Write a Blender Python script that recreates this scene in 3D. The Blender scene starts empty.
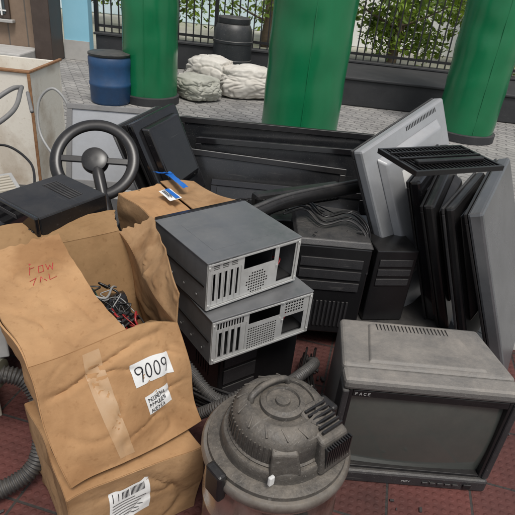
import bpy, bmesh, math, random
from mathutils import Vector, Matrix, noise
random.seed(7)
V=Vector
sc=bpy.context.scene
COL=bpy.context.collection

# ---------------------------------------------------------------- materials
def mat(name,c1,c2=None,rough=.6,metal=0,scale=6,thr=(.35,.7),bump=0,bscale=60,dust=None,dustamt=0,spec=.5,rvar=.12,stretch=None,dscale=None,streak=0,speck=1):
    m=bpy.data.materials.new(name);m.use_nodes=True
    nt=m.node_tree;N=nt.nodes;L=nt.links;b=N['Principled BSDF']
    b.inputs['Roughness'].default_value=rough;b.inputs['Metallic'].default_value=metal
    b.inputs['Specular IOR Level'].default_value=spec
    tc=N.new('ShaderNodeTexCoord');mp=N.new('ShaderNodeMapping');L.new(tc.outputs['Object'],mp.inputs[0])
    if stretch: mp.inputs['Scale'].default_value=stretch
    n1=N.new('ShaderNodeTexNoise');n1.inputs['Scale'].default_value=scale;n1.inputs['Detail'].default_value=10;n1.inputs['Roughness'].default_value=.7
    L.new(mp.outputs[0],n1.inputs['Vector'])
    r=N.new('ShaderNodeMapRange');r.inputs['From Min'].default_value=thr[0];r.inputs['From Max'].default_value=thr[1];L.new(n1.outputs['Fac'],r.inputs[0])
    mx=N.new('ShaderNodeMix');mx.data_type='RGBA';L.new(r.outputs[0],mx.inputs[0])
    mx.inputs[6].default_value=(*c1,1);mx.inputs[7].default_value=(*(c2 or [c*.75 for c in c1]),1)
    out=mx.outputs[2]
    if dust:
        g=N.new('ShaderNodeNewGeometry');sx=N.new('ShaderNodeSeparateXYZ');L.new(g.outputs['Normal'],sx.inputs[0])
        n3=N.new('ShaderNodeTexNoise');n3.inputs['Scale'].default_value=dscale or scale*1.6;n3.inputs['Detail'].default_value=15;n3.inputs['Roughness'].default_value=.82;n3.inputs['Distortion'].default_value=.15;L.new(tc.outputs['Object'],n3.inputs['Vector'])
        up=N.new('ShaderNodeMapRange');up.inputs['From Min'].default_value=.0;up.inputs['From Max'].default_value=.9;up.inputs['To Min'].default_value=.12;L.new(sx.outputs['Z'],up.inputs[0])
        r3=N.new('ShaderNodeMapRange');r3.inputs['From Min'].default_value=.3;r3.inputs['From Max'].default_value=.8;L.new(n3.outputs['Fac'],r3.inputs[0])
        ml=N.new('ShaderNodeMath');ml.operation='MULTIPLY';L.new(up.outputs[0],ml.inputs[0]);L.new(r3.outputs[0],ml.inputs[1])
        m2=N.new('ShaderNodeMath');m2.operation='MULTIPLY';m2.inputs[1].default_value=dustamt;m2.use_clamp=True;L.new(ml.outputs[0],m2.inputs[0])
        mx2=N.new('ShaderNodeMix');mx2.data_type='RGBA';L.new(m2.outputs[0],mx2.inputs[0]);L.new(out,mx2.inputs[6]);mx2.inputs[7].default_value=(*dust,1);out=mx2.outputs[2]
        if speck:
            # fine specks and directional scuffs
            vo=N.new('ShaderNodeTexNoise');vo.inputs['Scale'].default_value=190;vo.inputs['Detail'].default_value=2;L.new(tc.outputs['Object'],vo.inputs['Vector'])
            rs=N.new('ShaderNodeMapRange');rs.inputs['From Min'].default_value=.66;rs.inputs['From Max'].default_value=.74;rs.inputs['To Max'].default_value=.28*min(1,dustamt*2);L.new(vo.outputs['Fac'],rs.inputs[0])
            ms=N.new('ShaderNodeMapping');ms.inputs['Rotation'].default_value=(.3,.2,.7);ms.inputs['Scale'].default_value=(5,120,60);L.new(tc.outputs['Object'],ms.inputs[0])
            sn=N.new('ShaderNodeTexNoise');sn.inputs['Scale'].default_value=1;sn.inputs['Detail'].default_value=3;L.new(ms.outputs[0],sn.inputs['Vector'])
            r6=N.new('ShaderNodeMapRange');r6.inputs['From Min'].default_value=.67;r6.inputs['From Max'].default_value=.74;r6.inputs['To Max'].default_value=.22*min(1,dustamt*2);L.new(sn.outputs['Fac'],r6.inputs[0])
            am=N.new('ShaderNodeMath');am.operation='MAXIMUM';L.new(rs.outputs[0],am.inputs[0]);L.new(r6.outputs[0],am.inputs[1])
            mx3=N.new('ShaderNodeMix');mx3.data_type='RGBA';L.new(am.outputs[0],mx3.inputs[0]);L.new(out,mx3.inputs[6]);mx3.inputs[7].default_value=(.34,.32,.29,1);out=mx3.outputs[2]
        rm=N.new('ShaderNodeMapRange');rm.inputs['To Min'].default_value=rough;rm.inputs['To Max'].default_value=.95;L.new(m2.outputs[0],rm.inputs[0]);L.new(rm.outputs[0],b.inputs['Roughness'])
    else:
        rm=N.new('ShaderNodeMapRange');rm.inputs['To Min'].default_value=max(.03,rough-rvar);rm.inputs['To Max'].default_value=min(1,rough+rvar);L.new(n1.outputs['Fac'],rm.inputs[0]);L.new(rm.outputs[0],b.inputs['Roughness'])
    if streak:
        ns=N.new('ShaderNodeTexNoise');ns.inputs['Scale'].default_value=2.3;ns.inputs['Detail'].default_value=7;ns.inputs['Distortion'].default_value=1.2;L.new(tc.outputs['Object'],ns.inputs['Vector'])
        rr=N.new('ShaderNodeMapRange');rr.inputs['From Min'].default_value=.50;rr.inputs['From Max'].default_value=.64;rr.inputs['To Max'].default_value=streak;L.new(ns.outputs['Fac'],rr.inputs[0])
        mx4=N.new('ShaderNodeMix');mx4.data_type='RGBA';mx4.blend_type='MULTIPLY';L.new(rr.outputs[0],mx4.inputs[0]);L.new(out,mx4.inputs[6]);mx4.inputs[7].default_value=(.60,.52,.45,1);out=mx4.outputs[2]
        n5=N.new('ShaderNodeTexNoise');n5.inputs['Scale'].default_value=60;n5.inputs['Detail'].default_value=5;L.new(tc.outputs['Object'],n5.inputs['Vector'])
        r5=N.new('ShaderNodeMapRange');r5.inputs['From Min'].default_value=.60;r5.inputs['From Max'].default_value=.74;r5.inputs['To Max'].default_value=.45;L.new(n5.outputs['Fac'],r5.inputs[0])
        mx5=N.new('ShaderNodeMix');mx5.data_type='RGBA';mx5.blend_type='MULTIPLY';L.new(r5.outputs[0],mx5.inputs[0]);L.new(out,mx5.inputs[6]);mx5.inputs[7].default_value=(.6,.52,.45,1);out=mx5.outputs[2]
    L.new(out,b.inputs['Base Color'])
    if bump:
        n2=N.new('ShaderNodeTexNoise');n2.inputs['Scale'].default_value=bscale;n2.inputs['Detail'].default_value=5;L.new(mp.outputs[0],n2.inputs['Vector'])
        bp=N.new('ShaderNodeBump');bp.inputs['Strength'].default_value=bump;bp.inputs['Distance'].default_value=.01;L.new(n2.outputs['Fac'],bp.inputs['Height']);L.new(bp.outputs[0],b.inputs['Normal'])
    return m
DUST=(.25,.225,.19)
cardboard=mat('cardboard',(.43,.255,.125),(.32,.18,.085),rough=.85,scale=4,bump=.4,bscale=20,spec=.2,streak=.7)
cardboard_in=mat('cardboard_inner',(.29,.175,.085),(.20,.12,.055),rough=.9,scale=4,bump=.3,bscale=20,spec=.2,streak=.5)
cardboard2=mat('cardboard_aged',(.37,.23,.12),(.25,.145,.07),rough=.85,scale=6,bump=.4,bscale=20,spec=.2,streak=.9)
tape=mat('packing_tape',(.40,.24,.12),(.44,.30,.18),rough=.3,scale=10)
paper=mat('paper',(.74,.74,.72),(.62,.62,.60),rough=.8,scale=14,bump=.1)
ink=mat('ink',(.01,.01,.015),rough=.6)
redink=mat('red_ink',(.40,.02,.02),rough=.6)
blk=mat('black_plastic',(.006,.006,.007),(.011,.011,.012),rough=.28,dust=DUST,dustamt=.14,scale=6,spec=.4)
blk2=mat('black_plastic_gloss',(.005,.005,.006),(.008,.008,.010),rough=.10,dust=DUST,dustamt=.10,scale=5)
dgrey=mat('dark_grey_plastic',(.026,.026,.028),(.016,.016,.018),rough=.42,dust=DUST,dustamt=.32,scale=8,bump=.1,bscale=200)
mgrey=mat('grey_plastic',(.18,.18,.18),(.12,.12,.12),rough=.55,dust=DUST,dustamt=.45,scale=8,bump=.1,bscale=150)
tvtop=mat('crt_housing',(.115,.113,.108),(.085,.083,.08),rough=.45,dust=(.36,.32,.27),dustamt=.85,scale=5,dscale=4,bump=.15,bscale=150)
silver=mat('silver_plastic',(.40,.41,.425),(.31,.32,.33),rough=.30,dust=DUST,dustamt=.6,scale=3,bump=.05,metal=.3)
silver2=mat('silver_panel',(.17,.175,.185),(.085,.09,.095),rough=.24,dust=DUST,dustamt=.35,scale=1.6,metal=.5)
lgrey=mat('light_grey_plastic',(.40,.40,.39),(.30,.30,.29),rough=.5,dust=DUST,dustamt=.4)
steel=mat('galvanised_steel',(.66,.66,.64),(.50,.50,.48),rough=.34,metal=.5,scale=14,dust=DUST,dustamt=.3)
casetop=mat('case_side_panel',(.19,.195,.205),(.14,.145,.152),rough=.22,dust=(.30,.29,.27),dustamt=.7,scale=3,dscale=4,metal=.55)
caseside=mat('case_frame_panel',(.24,.245,.25),(.15,.15,.155),rough=.30,metal=.5,dust=DUST,dustamt=.3)
cavity=mat('case_interior',(.008,.008,.008),(.016,.016,.016),rough=.8)
screen=mat('crt_glass',(.040,.047,.043),(.048,.054,.049),rough=.06,dust=(.25,.23,.2),dustamt=.9,scale=2.5,spec=1.0,speck=0)
lcd=mat('lcd_screen',(.006,.007,.009),(.011,.012,.014),rough=.14,dust=DUST,dustamt=.2,scale=3)
drumsteel=mat('vacuum_drum_steel',(.62,.58,.53),(.22,.15,.11),rough=.2,metal=.92,scale=5,thr=(.45,.62),dust=(.2,.13,.09),dustamt=.7,stretch=(1,1,.35))
rimsteel=mat('vacuum_rim_steel',(.30,.28,.25),(.12,.10,.085),rough=.35,metal=.7,scale=16,dust=(.24,.2,.15),dustamt=.9)
vachead=mat('vacuum_head_plastic',(.022,.021,.020),(.034,.032,.030),rough=.42,dust=(.28,.24,.19),dustamt=.75,scale=9,bump=.25,bscale=90)
rust=mat('rusty_edge',(.28,.15,.07),(.16,.07,.03),rough=.85,scale=14,bump=.3)
cream=mat('cream_panel',(.66,.62,.54),(.42,.34,.25),rough=.6,scale=2.2,thr=(.5,.8),bump=.1,streak=.5)
beige=mat('beige_plastic',(.46,.42,.34),(.37,.33,.26),rough=.55,dust=DUST,dustamt=.5)
white=mat('white_plastic',(.62,.62,.60),(.5,.5,.48),rough=.5,dust=DUST,dustamt=.4)
green=mat('green_column_paint',(.003,.150,.055),(.004,.110,.040),rough=.24,scale=1.6,bump=.16,bscale=3,stretch=(1,1,.4),dust=(.1,.2,.13),dustamt=.45,speck=0)
blackpaint=mat('black_wall_paint',(.014,.015,.017),(.028,.029,.031),rough=.6,scale=3,dust=DUST,dustamt=.15,bump=.1)
iron=mat('black_iron',(.012,.012,.013),rough=.45)
bluedrum=mat('blue_plastic',(.008,.06,.16),(.012,.045,.11),rough=.45,dust=DUST,dustamt=.35)
greydrum=mat('dark_barrel_plastic',(.014,.018,.021),(.010,.013,.015),rough=.4,dust=DUST,dustamt=.5)
sackm=mat('woven_sack',(.60,.575,.52),(.44,.405,.35),rough=.75,scale=3,bump=.35,bscale=12)
sackm2=mat('dirty_woven_sack',(.42,.415,.36),(.27,.27,.22),rough=.8,scale=4,bump=.35,bscale=12)
hosem=mat('hose_rubber',(.018,.018,.019),(.030,.029,.028),rough=.45,dust=DUST,dustamt=.35,scale=20)
olive=mat('olive_plastic',(.13,.135,.10),(.09,.09,.065),rough=.5,dust=DUST,dustamt=.4)
redc=mat('red_cable',(.30,.02,.02),rough=.4);bluec=mat('blue_tape',(.01,.10,.42),(.02,.16,.5),rough=.3)
yel=mat('yellow_cable',(.45,.32,.04),rough=.4);greycable=mat('grey_cable',(.30,.30,.29),rough=.5)
pcb=mat('green_circuit_board',(.012,.05,.025),(.02,.08,.04),rough=.4,scale=60)
wood=mat('weathered_wood',(.30,.22,.15),(.18,.12,.08),rough=.85,scale=8,stretch=(1,8,1))
bark=mat('bark',(.12,.09,.06),(.07,.05,.035),rough=.9,scale=10,bump=.5)
bluewall=mat('pale_blue_wall',(.58,.72,.79),(.64,.76,.81),rough=.85,scale=2)
bluewall2=mat('turquoise_wall',(.24,.50,.62),(.28,.54,.66),rough=.85,scale=2)
glass=mat('window_glass',(.06,.08,.09),rough=.08)
whitew=mat('white_paint',(.80,.80,.78),(.74,.74,.72),rough=.7)
stepm=mat('concrete_step',(.42,.41,.39),(.34,.33,.31),rough=.85,scale=5)
tin=mat('roof_sheet',(.45,.45,.44),(.35,.32,.30),rough=.5,metal=.3,scale=3)
brownm=mat('brown_door_paint',(.05,.035,.028),(.07,.05,.04),rough=.5)

def brickmat(name,cols,mortar,scale,bw,bh,ms,dist=0,rot=0,bump=.4,rough=.8,dots=False,offset=.5,stain=.35):
    m=bpy.data.materials.new(name);m.use_nodes=True;nt=m.node_tree;N=nt.nodes;L=nt.links;b=N['Principled BSDF'];b.inputs['Roughness'].default_value=rough
    tc=N.new('ShaderNodeTexCoord');mp=N.new('ShaderNodeMapping');mp.inputs['Rotation'].default_value=(0,0,rot);L.new(tc.outputs['Object'],mp.inputs[0])
    src=mp.outputs[0]
    if dist:
        sx=N.new('ShaderNodeSeparateXYZ');L.new(src,sx.inputs[0])
        def tri(o,f,a):
            q=N.new('ShaderNodeMath');q.operation='PINGPONG';q.inputs[1].default_value=f;L.new(o,q.inputs[0])
            w=N.new('ShaderNodeMath');w.operation='MULTIPLY';w.inputs[1].default_value=a;L.new(q.outputs[0],w.inputs[0]);return w.outputs[0]
        a=N.new('ShaderNodeMath');a.operation='ADD';L.new(sx.outputs[0],a.inputs[0]);L.new(tri(sx.outputs[1],bh*.5,dist),a.inputs[1])
        c=N.new('ShaderNodeMath');c.operation='ADD';L.new(sx.outputs[1],c.inputs[0]);L.new(tri(sx.outputs[0],bw*.25,dist),c.inputs[1])
        cb=N.new('ShaderNodeCombineXYZ');L.new(a.outputs[0],cb.inputs[0]);L.new(c.outputs[0],cb.inputs[1]);src=cb.outputs[0]
    br=N.new('ShaderNodeTexBrick');br.offset=offset;L.new(src,br.inputs['Vector']);br.inputs['Scale'].default_value=scale
    br.inputs['Brick Width'].default_value=bw;br.inputs['Row Height'].default_value=bh;br.inputs['Mortar Size'].default_value=ms;br.inputs['Mortar Smooth'].default_value=.2
    br.inputs['Color1'].default_value=(*cols[0],1);br.inputs['Color2'].default_value=(*cols[1],1);br.inputs['Mortar'].default_value=(*mortar,1)
    n=N.new('ShaderNodeTexNoise');n.inputs['Scale'].default_value=1.3;n.inputs['Detail'].default_value=12;n.inputs['Roughness'].default_value=.75;L.new(tc.outputs['Object'],n.inputs['Vector'])
    r=N.new('ShaderNodeMapRange');r.inputs['From Min'].default_value=.35;r.inputs['From Max'].default_value=.68;r.inputs['To Min'].default_value=1;r.inputs['To Max'].default_value=1-stain;L.new(n.outputs['Fac'],r.inputs[0])
    mu=N.new('ShaderNodeMix');mu.data_type='RGBA';mu.blend_type='MULTIPLY';mu.inputs[0].default_value=1;L.new(br.outputs['Color'],mu.inputs[6]);L.new(r.outputs[0],mu.inputs[7])
    L.new(mu.outputs[2],b.inputs['Base Color'])
    iv=N.new('ShaderNodeMath');iv.operation='SUBTRACT';iv.inputs[0].default_value=1;L.new(br.outputs['Fac'],iv.inputs[1])
    bp=N.new('ShaderNodeBump');bp.inputs['Strength'].default_value=bump;bp.inputs['Distance'].default_value=.006
    n2=N.new('ShaderNodeTexNoise');n2.inputs['Scale'].default_value=70;L.new(tc.outputs['Object'],n2.inputs['Vector'])
    ad=N.new('ShaderNodeMath');ad.operation='MULTIPLY_ADD';ad.inputs[1].default_value=.3;L.new(n2.outputs['Fac'],ad.inputs[0]);L.new(iv.outputs[0],ad.inputs[2]);h=ad.outputs[0]
    if dots:
        vo=N.new('ShaderNodeTexVoronoi');vo.inputs['Scale'].default_value=34;vo.inputs['Randomness'].default_value=0;L.new(mp.outputs[0],vo.inputs['Vector'])
        d=N.new('ShaderNodeMapRange');d.inputs['From Min'].default_value=.22;d.inputs['From Max'].default_value=.38;d.inputs['To Min'].default_value=.6;d.inputs['To Max'].default_value=0;L.new(vo.outputs['Distance'],d.inputs[0])
        a2=N.new('ShaderNodeMath');a2.operation='ADD';L.new(h,a2.inputs[0]);L.new(d.outputs[0],a2.inputs[1]);h=a2.outputs[0]
    L.new(h,bp.inputs['Height']);L.new(bp.outputs[0],b.inputs['Normal'])
    return m
paving=brickmat('interlocking_paving',((.37,.355,.33),(.28,.27,.255)),(.115,.11,.105),1,.22,.11,.007,dist=.5,rot=.35,stain=.45)
redtile=brickmat('red_floor_tile',((.12,.036,.029),(.09,.03,.024)),(.04,.034,.03),1,.30,.30,.005,dots=True,offset=0,rot=.2,stain=.75,bump=.6)
stonewall=brickmat('stone_cladding',((.33,.24,.17),(.24,.17,.12)),(.14,.12,.10),1,.3,.15,.012)
dirt=mat('dirt_ground',(.42,.40,.35),(.24,.25,.16),rough=.95,scale=.5,bump=.5,bscale=6)

# ---------------------------------------------------------------- helpers
def frame(O,x,y):
    X=V(x).normalized();Z=X.cross(V(y)).normalized();Y=Z.cross(X)
    m=Matrix((X,Y,Z)).transposed().to_4x4();m.translation=V(O);return m
def group(name,M=None):
    e=bpy.data.objects.new(name,None);e.empty_display_size=.05;COL.objects.link(e)
    if M is not None:e.matrix_world=M
    return e
def add(G,name,me,m,smooth=False,bev=0,seg=2):
    if isinstance(me,bmesh.types.BMesh):
        bm=me;bmesh.ops.recalc_face_normals(bm,faces=bm.faces);me=bpy.data.meshes.new(name);bm.to_mesh(me);bm.free()
    o=bpy.data.objects.new(name,me);COL.objects.link(o);me.materials.append(m)
    if G:o.parent=G
    if smooth:
        for p in me.polygons:p.use_smooth=True
    if bev:
        b=o.modifiers.new('b','BEVEL');b.width=bev;b.segments=seg;b.limit_method='ANGLE'
    return o
FC=((3,2,1,0),(4,5,6,7),(0,1,5,4),(1,2,6,5),(2,3,7,6),(3,0,4,7))
def boxes(G,name,L,m,bev=0):
    bm=bmesh.new()
    for (x0,x1,y0,y1,z0,z1) in L:
        vs=[bm.verts.new((x,y,z)) for z in (z0,z1) for x,y in ((x0,y0),(x1,y0),(x1,y1),(x0,y1))]
        for f in FC:bm.faces.new([vs[i] for i in f])
    return add(G,name,bm,m,bev=bev)
def box(G,name,x0,x1,y0,y1,z0,z1,m,bev=.003):return boxes(G,name,[(x0,x1,y0,y1,z0,z1)],m,bev)
def hexa(G,name,pts,m,bev=.003):
    bm=bmesh.new();vs=[bm.verts.new(p) for p in pts]
    for f in FC:bm.faces.new([vs[i] for i in f])
    return add(G,name,bm,m,bev=bev,seg=3)
def lathe(G,name,prof,m,n=48,smooth=True,wob=0):
    bm=bmesh.new();rings=[]
    for r,z in prof:
        R_=[]
        for i in range(n):
            c=math.cos(2*math.pi*i/n);s=math.sin(2*math.pi*i/n);k=1+(wob*noise.noise(V((c*2,s*2,z*6))) if wob else 0)
            R_.append(bm.verts.new((r*c*k,r*s*k,z)))
        rings.append(R_)
    for a,b in zip(rings,rings[1:]):
        for i in range(n):bm.faces.new((a[i],a[(i+1)%n],b[(i+1)%n],b[i]))
    bm.faces.new(rings[0][::-1]);bm.faces.new(rings[-1])
    o=add(G,name,bm,m,smooth=smooth)
    o.modifiers.new('e','EDGE_SPLIT').split_angle=math.radians(40)
    return o
def spline(pts,n=10):
    P=[V(p) for p in pts];P=[P[0]*2-P[1]]+P+[P[-1]*2-P[-2]];o=[]
    for i in range(1,len(P)-2):
        for k in range(n):
            t=k/n;a,b,c,d=P[i-1:i+3]
            o.append(.5*((2*b)+(c-a)*t+(2*a-5*b+4*c-d)*t*t+(3*b-a-3*c+d)*t**3))
    o.append(P[-2]);return o
def tube(G,name,pts,r,m,corr=0,n=10,sub=10,taper=None):
    S=spline(pts,sub)
    if corr:
        Lr=[S[0]];step=corr/4;acc=0
        for a,b in zip(S,S[1:]):
            d=(b-a).length;t=step-acc
            while t<=d:
                Lr.append(a.lerp(b,t/d));t+=step
            acc=(acc+d)%step
        S=Lr
    bm=bmesh.new();rings=[];up=V((0,0,1))
    for i,p in enumerate(S):
        T=(S[min(i+1,len(S)-1)]-S[max(i-1,0)]).normalized()
        if i==0:
            up=T.orthogonal()
        A=(up-T*up.dot(T)).normalized();up=A;B=T.cross(A)
        rr=r*(1 if not corr else (1,1,.84,.84)[i%4])
        if taper: rr*=1+(taper-1)*i/len(S)
        rings.append([bm.verts.new(p+(A*math.cos(2*math.pi*k/n)+B*math.sin(2*math.pi*k/n))*rr) for k in range(n)])
    for a,b in zip(rings,rings[1:]):
        for k in range(n):bm.faces.new((a[k],a[(k+1)%n],b[(k+1)%n],b[k]))
    bm.faces.new(rings[0][::-1]);bm.faces.new(rings[-1])
    return add(G,name,bm,m,smooth=True)
def wsurf(c,amp,fr=6,seed=0,warp=0):
    p00,p10,p11,p01=[V(q) for q in c];nr=(p10-p00).cross(p01-p00).normalized()
    def f(s,t,off=0):
        p=p00*(1-s)*(1-t)+p10*s*(1-t)+p11*s*t+p01*(1-s)*t
        w_=min(1,5*min(max(s,0),max(1-s,0)))**.7 if warp else 1
        w_*=min(1,5*min(max(t,0),max(1-t,0)))**.7 if warp else 1
        d=noise.noise(p*fr+V((seed,0,0)))*amp+noise.noise(p*fr*3+V((seed,5,0)))*amp*.4
        c_=noise.noise(p*fr*.8+V((seed,9,2)));d+=-amp*.9*max(0,1-abs(c_)*14)
        c_=noise.noise(p*fr*1.7+V((seed,1,7)));d+=-amp*.5*max(0,1-abs(c_)*10)
        q=p+nr*(d*w_+off)
        if warp:q=q+noise.noise_vector(p*4.5)*warp
        return q
    return f,nr
def sheet(G,name,c,m,n=14,th=.004,amp=.006,fr=6,seed=0,fray=0,warp=0):
    f,nr=wsurf(c,amp,fr,seed,warp)
    bm=bmesh.new();g=[]
    for j in range(n+1):
        row=[]
        for i in range(n+1):
            s=i/n;t=j/n
            if fray and j==n:t+=fray*noise.noise(V((s*9,seed,0)))
            if fray and i==n:s+=fray*.6*noise.noise(V((t*9,seed,4)))
            row.append(bm.verts.new(f(s,t)))
        g.append(row)
    for j in range(n):
        for i in range(n):bm.faces.new((g[j][i],g[j][i+1],g[j+1][i+1],g[j+1][i]))
    o=add(G,name,bm,m,smooth=True);s=o.modifiers.new('s','SOLIDIFY');s.thickness=th;s.offset=0
    o.modifiers.new('e','EDGE_SPLIT').split_angle=math.radians(50)
    return o
class Decal:
    def __init__(s,f,c,s0,t0,rot):
        s.f=f;s.s0=s0;s.t0=t0;s.c=math.cos(rot);s.n=math.sin(rot)
        s.W=(V(c[1])-V(c[0])).length;s.H=(V(c[3])-V(c[0])).length
    def pt(s,x,y,off):
        X=x*s.c-y*s.n;Y=x*s.n+y*s.c
        return s.f(s.s0+X/s.W,s.t0+Y/s.H,off)
    def patch(s,G,name,x0,x1,y0,y1,m,off=.0045,n=12):
        bm=bmesh.new();g=[[bm.verts.new(s.pt(x0+(x1-x0)*i/n,y0+(y1-y0)*j/n,off)) for i in range(n+1)] for j in range(n+1)]
        for j in range(n):
            for i in range(n):bm.faces.new((g[j][i],g[j][i+1],g[j+1][i+1],g[j+1][i]))
        return add(G,name,bm,m,smooth=True)
    def ink(s,G,name,L,r,m,off=.0062):
        bm=bmesh.new();k=0
        for pl in L:
            for a,b in zip(pl,pl[1:]):
                a=V((a[0],a[1]));b=V((b[0],b[1]));d=b-a
                if d.length<1e-6:continue
                ns=max(1,int(d.length/.008));d.normalize();nn=V((-d.y,d.x))*r;a=a-d*r*.6;b=b+d*r*.6;k+=1
                for i in range(ns):
                    u0=a.lerp(b,i/ns);u1=a.lerp(b,(i+1)/ns)
                    bm.faces.new([bm.verts.new(s.pt(q.x,q.y,off+.00002*(k%9))) for q in (u0-nn,u1-nn,u1+nn,u0+nn)])
        return add(G,name,bm,m)
def holed(G,name,W,H,holes,m,th=.0015):
    xs=sorted(set([0,W]+[h[0] for h in holes]+[h[1] for h in holes]));ys=sorted(set([0,H]+[h[2] for h in holes]+[h[3] for h in holes]))
    bm=bmesh.new();vd={}
    def v(i,j):
        if (i,j) not in vd:vd[(i,j)]=bm.verts.new((xs[i],ys[j],0))
        return vd[(i,j)]
    for i in range(len(xs)-1):
        for j in range(len(ys)-1):
            cx=(xs[i]+xs[i+1])/2;cy=(ys[j]+ys[j+1])/2
            if any(h[0]<cx<h[1] and h[2]<cy<h[3] for h in holes):continue
            bm.faces.new((v(i,j),v(i+1,j),v(i+1,j+1),v(i,j+1)))
    o=add(G,name,bm,m);s=o.modifiers.new('s','SOLIDIFY');s.thickness=th
    return o
def strokes(G,name,L,r,m):
    bm=bmesh.new()
    for pl in L:
        S=[V((p[0],p[1],0)) for p in pl]
        for a,b in zip(S,S[1:]):
            d=(b-a);
            if d.length<1e-6:continue
            d.normalize();nn=V((-d.y,d.x,0))*r
            a2=a-d*r*.6;b2=b+d*r*.6
            zz=V((0,0,random.random()*.0002))
            bm.faces.new([bm.verts.new(q+zz) for q in (a2-nn,b2-nn,b2+nn,a2+nn)])
    return add(G,name,bm,m)

# ---------------------------------------------------------------- camera / light
p=math.radians(29); r=math.radians(6.3)
F=V((0,math.cos(p),-math.sin(p)));R0=V((1,0,0));U0=V((0,math.sin(p),math.cos(p)))
R=R0*math.cos(r)+U0*math.sin(r);U=-R0*math.sin(r)+U0*math.cos(r)
cam=bpy.data.cameras.new('camera');co=bpy.data.objects.new('camera',cam);COL.objects.link(co)
M=Matrix((R,U,-F)).transposed().to_4x4();M.translation=(0,0,1.6);co.matrix_world=M
cam.sensor_width=36;cam.lens=36*516/515;cam.clip_end=1000;cam.clip_start=.05
sc.camera=co
AZ=160;EL=62
w=bpy.data.worlds.new('World');sc.world=w;w.use_nodes=True;nt=w.node_tree
sky=nt.nodes.new('ShaderNodeTexSky');sky.sky_type='NISHITA';sky.sun_disc=False;sky.sun_elevation=math.radians(EL);sky.sun_rotation=math.radians(AZ)
sky.air_density=1.0;sky.dust_density=3;sky.ozone_density=1
hs=nt.nodes.new('ShaderNodeHueSaturation');hs.inputs['Saturation'].default_value=.45
nt.links.new(sky.outputs[0],hs.inputs['Color']);nt.links.new(hs.outputs[0],nt.nodes['Background'].inputs[0]);nt.nodes['Background'].inputs[1].default_value=.14
sl=bpy.data.lights.new('sun','SUN');sl.energy=2.5;sl.angle=math.radians(18);sl.color=(1,.965,.91)
so=bpy.data.objects.new('sun',sl);COL.objects.link(so)
az=math.radians(AZ);el=math.radians(EL)
dirv=V((math.sin(az)*math.cos(el),math.cos(az)*math.cos(el),math.sin(el)))
so.rotation_euler=dirv.to_track_quat('Z','Y').to_euler()
sc.view_settings.view_transform='Standard';sc.view_settings.look='None';sc.view_settings.exposure=0

# ---------------------------------------------------------------- ground
def plane(name,x0,x1,y0,y1,z,m):
    bm=bmesh.new();bm.faces.new([bm.verts.new(q) for q in ((x0,y0,z),(x1,y0,z),(x1,y1,z),(x0,y1,z))]);return add(None,name,bm,m)
plane('ground',-300,300,-300,300,-.008,dirt)
plane('paving',-9,9,-4,9.2,-.004,paving)
plane('red_tile_floor',-4,1.9,-3,2.2,0,redtile)

# ---------------------------------------------------------------- columns
def column(name,x,y,r):
    G=group(name,Matrix.Translation((x,y,0)))
    lathe(G,'base_ring',[(r+.03,0),(r+.03,.09),(r+.01,.10)],blackpaint,64)
    prof=[(r,.10)]
    for i in range(1,60):prof.append((r+.003*math.sin(i*.9),.12+i*.06))
    lathe(G,'shaft',prof,green,72,wob=.022)
    boxes(G,'seam',[(-.004,.004,-r-.006,-r+.02,.12,3.4)],green)
column('green_column',-1.60,6.75,.335)
column('green_column.001',.25,4.80,.35)
column('green_column.002',2.42,6.66,.355)

# ---------------------------------------------------------------- wall, plinth, fence
G=group('low_boundary_wall')
box(G,'wall_body',-3.1,7.5,9.2,9.38,0,.40,blackpaint,.01)
box(G,'wall_coping',-3.13,7.53,9.17,9.41,.402,.44,blackpaint,.008)
G=group('black_plinth')
box(G,'plinth_body',.72,7.5,7.75,9.16,0,.36,blackpaint,.015)
box(G,'plinth_cap',.70,7.5,7.72,9.16,.362,.40,blackpaint,.01)
G=group('iron_fence')
L=[(-3.1,7.5,9.275,9.305,.52,.56),(-3.1,7.5,9.275,9.305,1.62,1.66)]
x=-3.1;k=0
while x<7.5:
    if k%16==0:L.append((x-.03,x+.03,9.26,9.32,.44,1.85))
    else:L.append((x-.010,x+.010,9.281,9.299,.44,1.80))
    x+=.125;k+=1
boxes(G,'bars_and_rails',L,iron)
bm=bmesh.new();x=-3.1
while x<7.5:
    bmesh.ops.create_cone(bm,cap_ends=True,segments=6,radius1=.022,radius2=.0,depth=.1,matrix=Matrix.Translation((x,9.29,1.85)));x+=.125
add(G,'spear_finials',bm,iron)

# ---------------------------------------------------------------- building at left
G=group('stone_clad_house')
box(G,'wall',-9,-3.85,8.75,9.0,.14,3.2,stonewall,.01)
box(G,'step',-9,-3.86,8.0,8.745,0,.16,stepm,.02)
box(G,'window_frame',-5.4,-4.28,8.70,8.748,.55,2.3,brownm,.01)
box(G,'window_glass',-5.34,-4.34,8.690,8.699,.62,2.2,glass,0)
L=[]
for i in range(10):
    L.append((-5.34+i*.105,-5.32+i*.105,8.66,8.68,.60,2.2))
for i in range(8):
    L.append((-5.36,-4.32,8.682,8.689,.66+i*.20,.68+i*.20))
boxes(G,'window_grille',L,whitew)
box(G,'window_sill',-5.45,-4.22,8.64,8.748,.50,.545,stepm,.008)
box(G,'corner_pillar',-3.85,-3.57,8.5,9.0,0,3.2,brownm,.02)
G=group('blue_side_wall')
box(G,'wall',-3.56,-3.14,9.0,9.2,0,3.2,bluewall2,.01)
box(G,'band',-3.56,-3.14,8.98,8.998,0,.3,stepm,.0)

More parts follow.
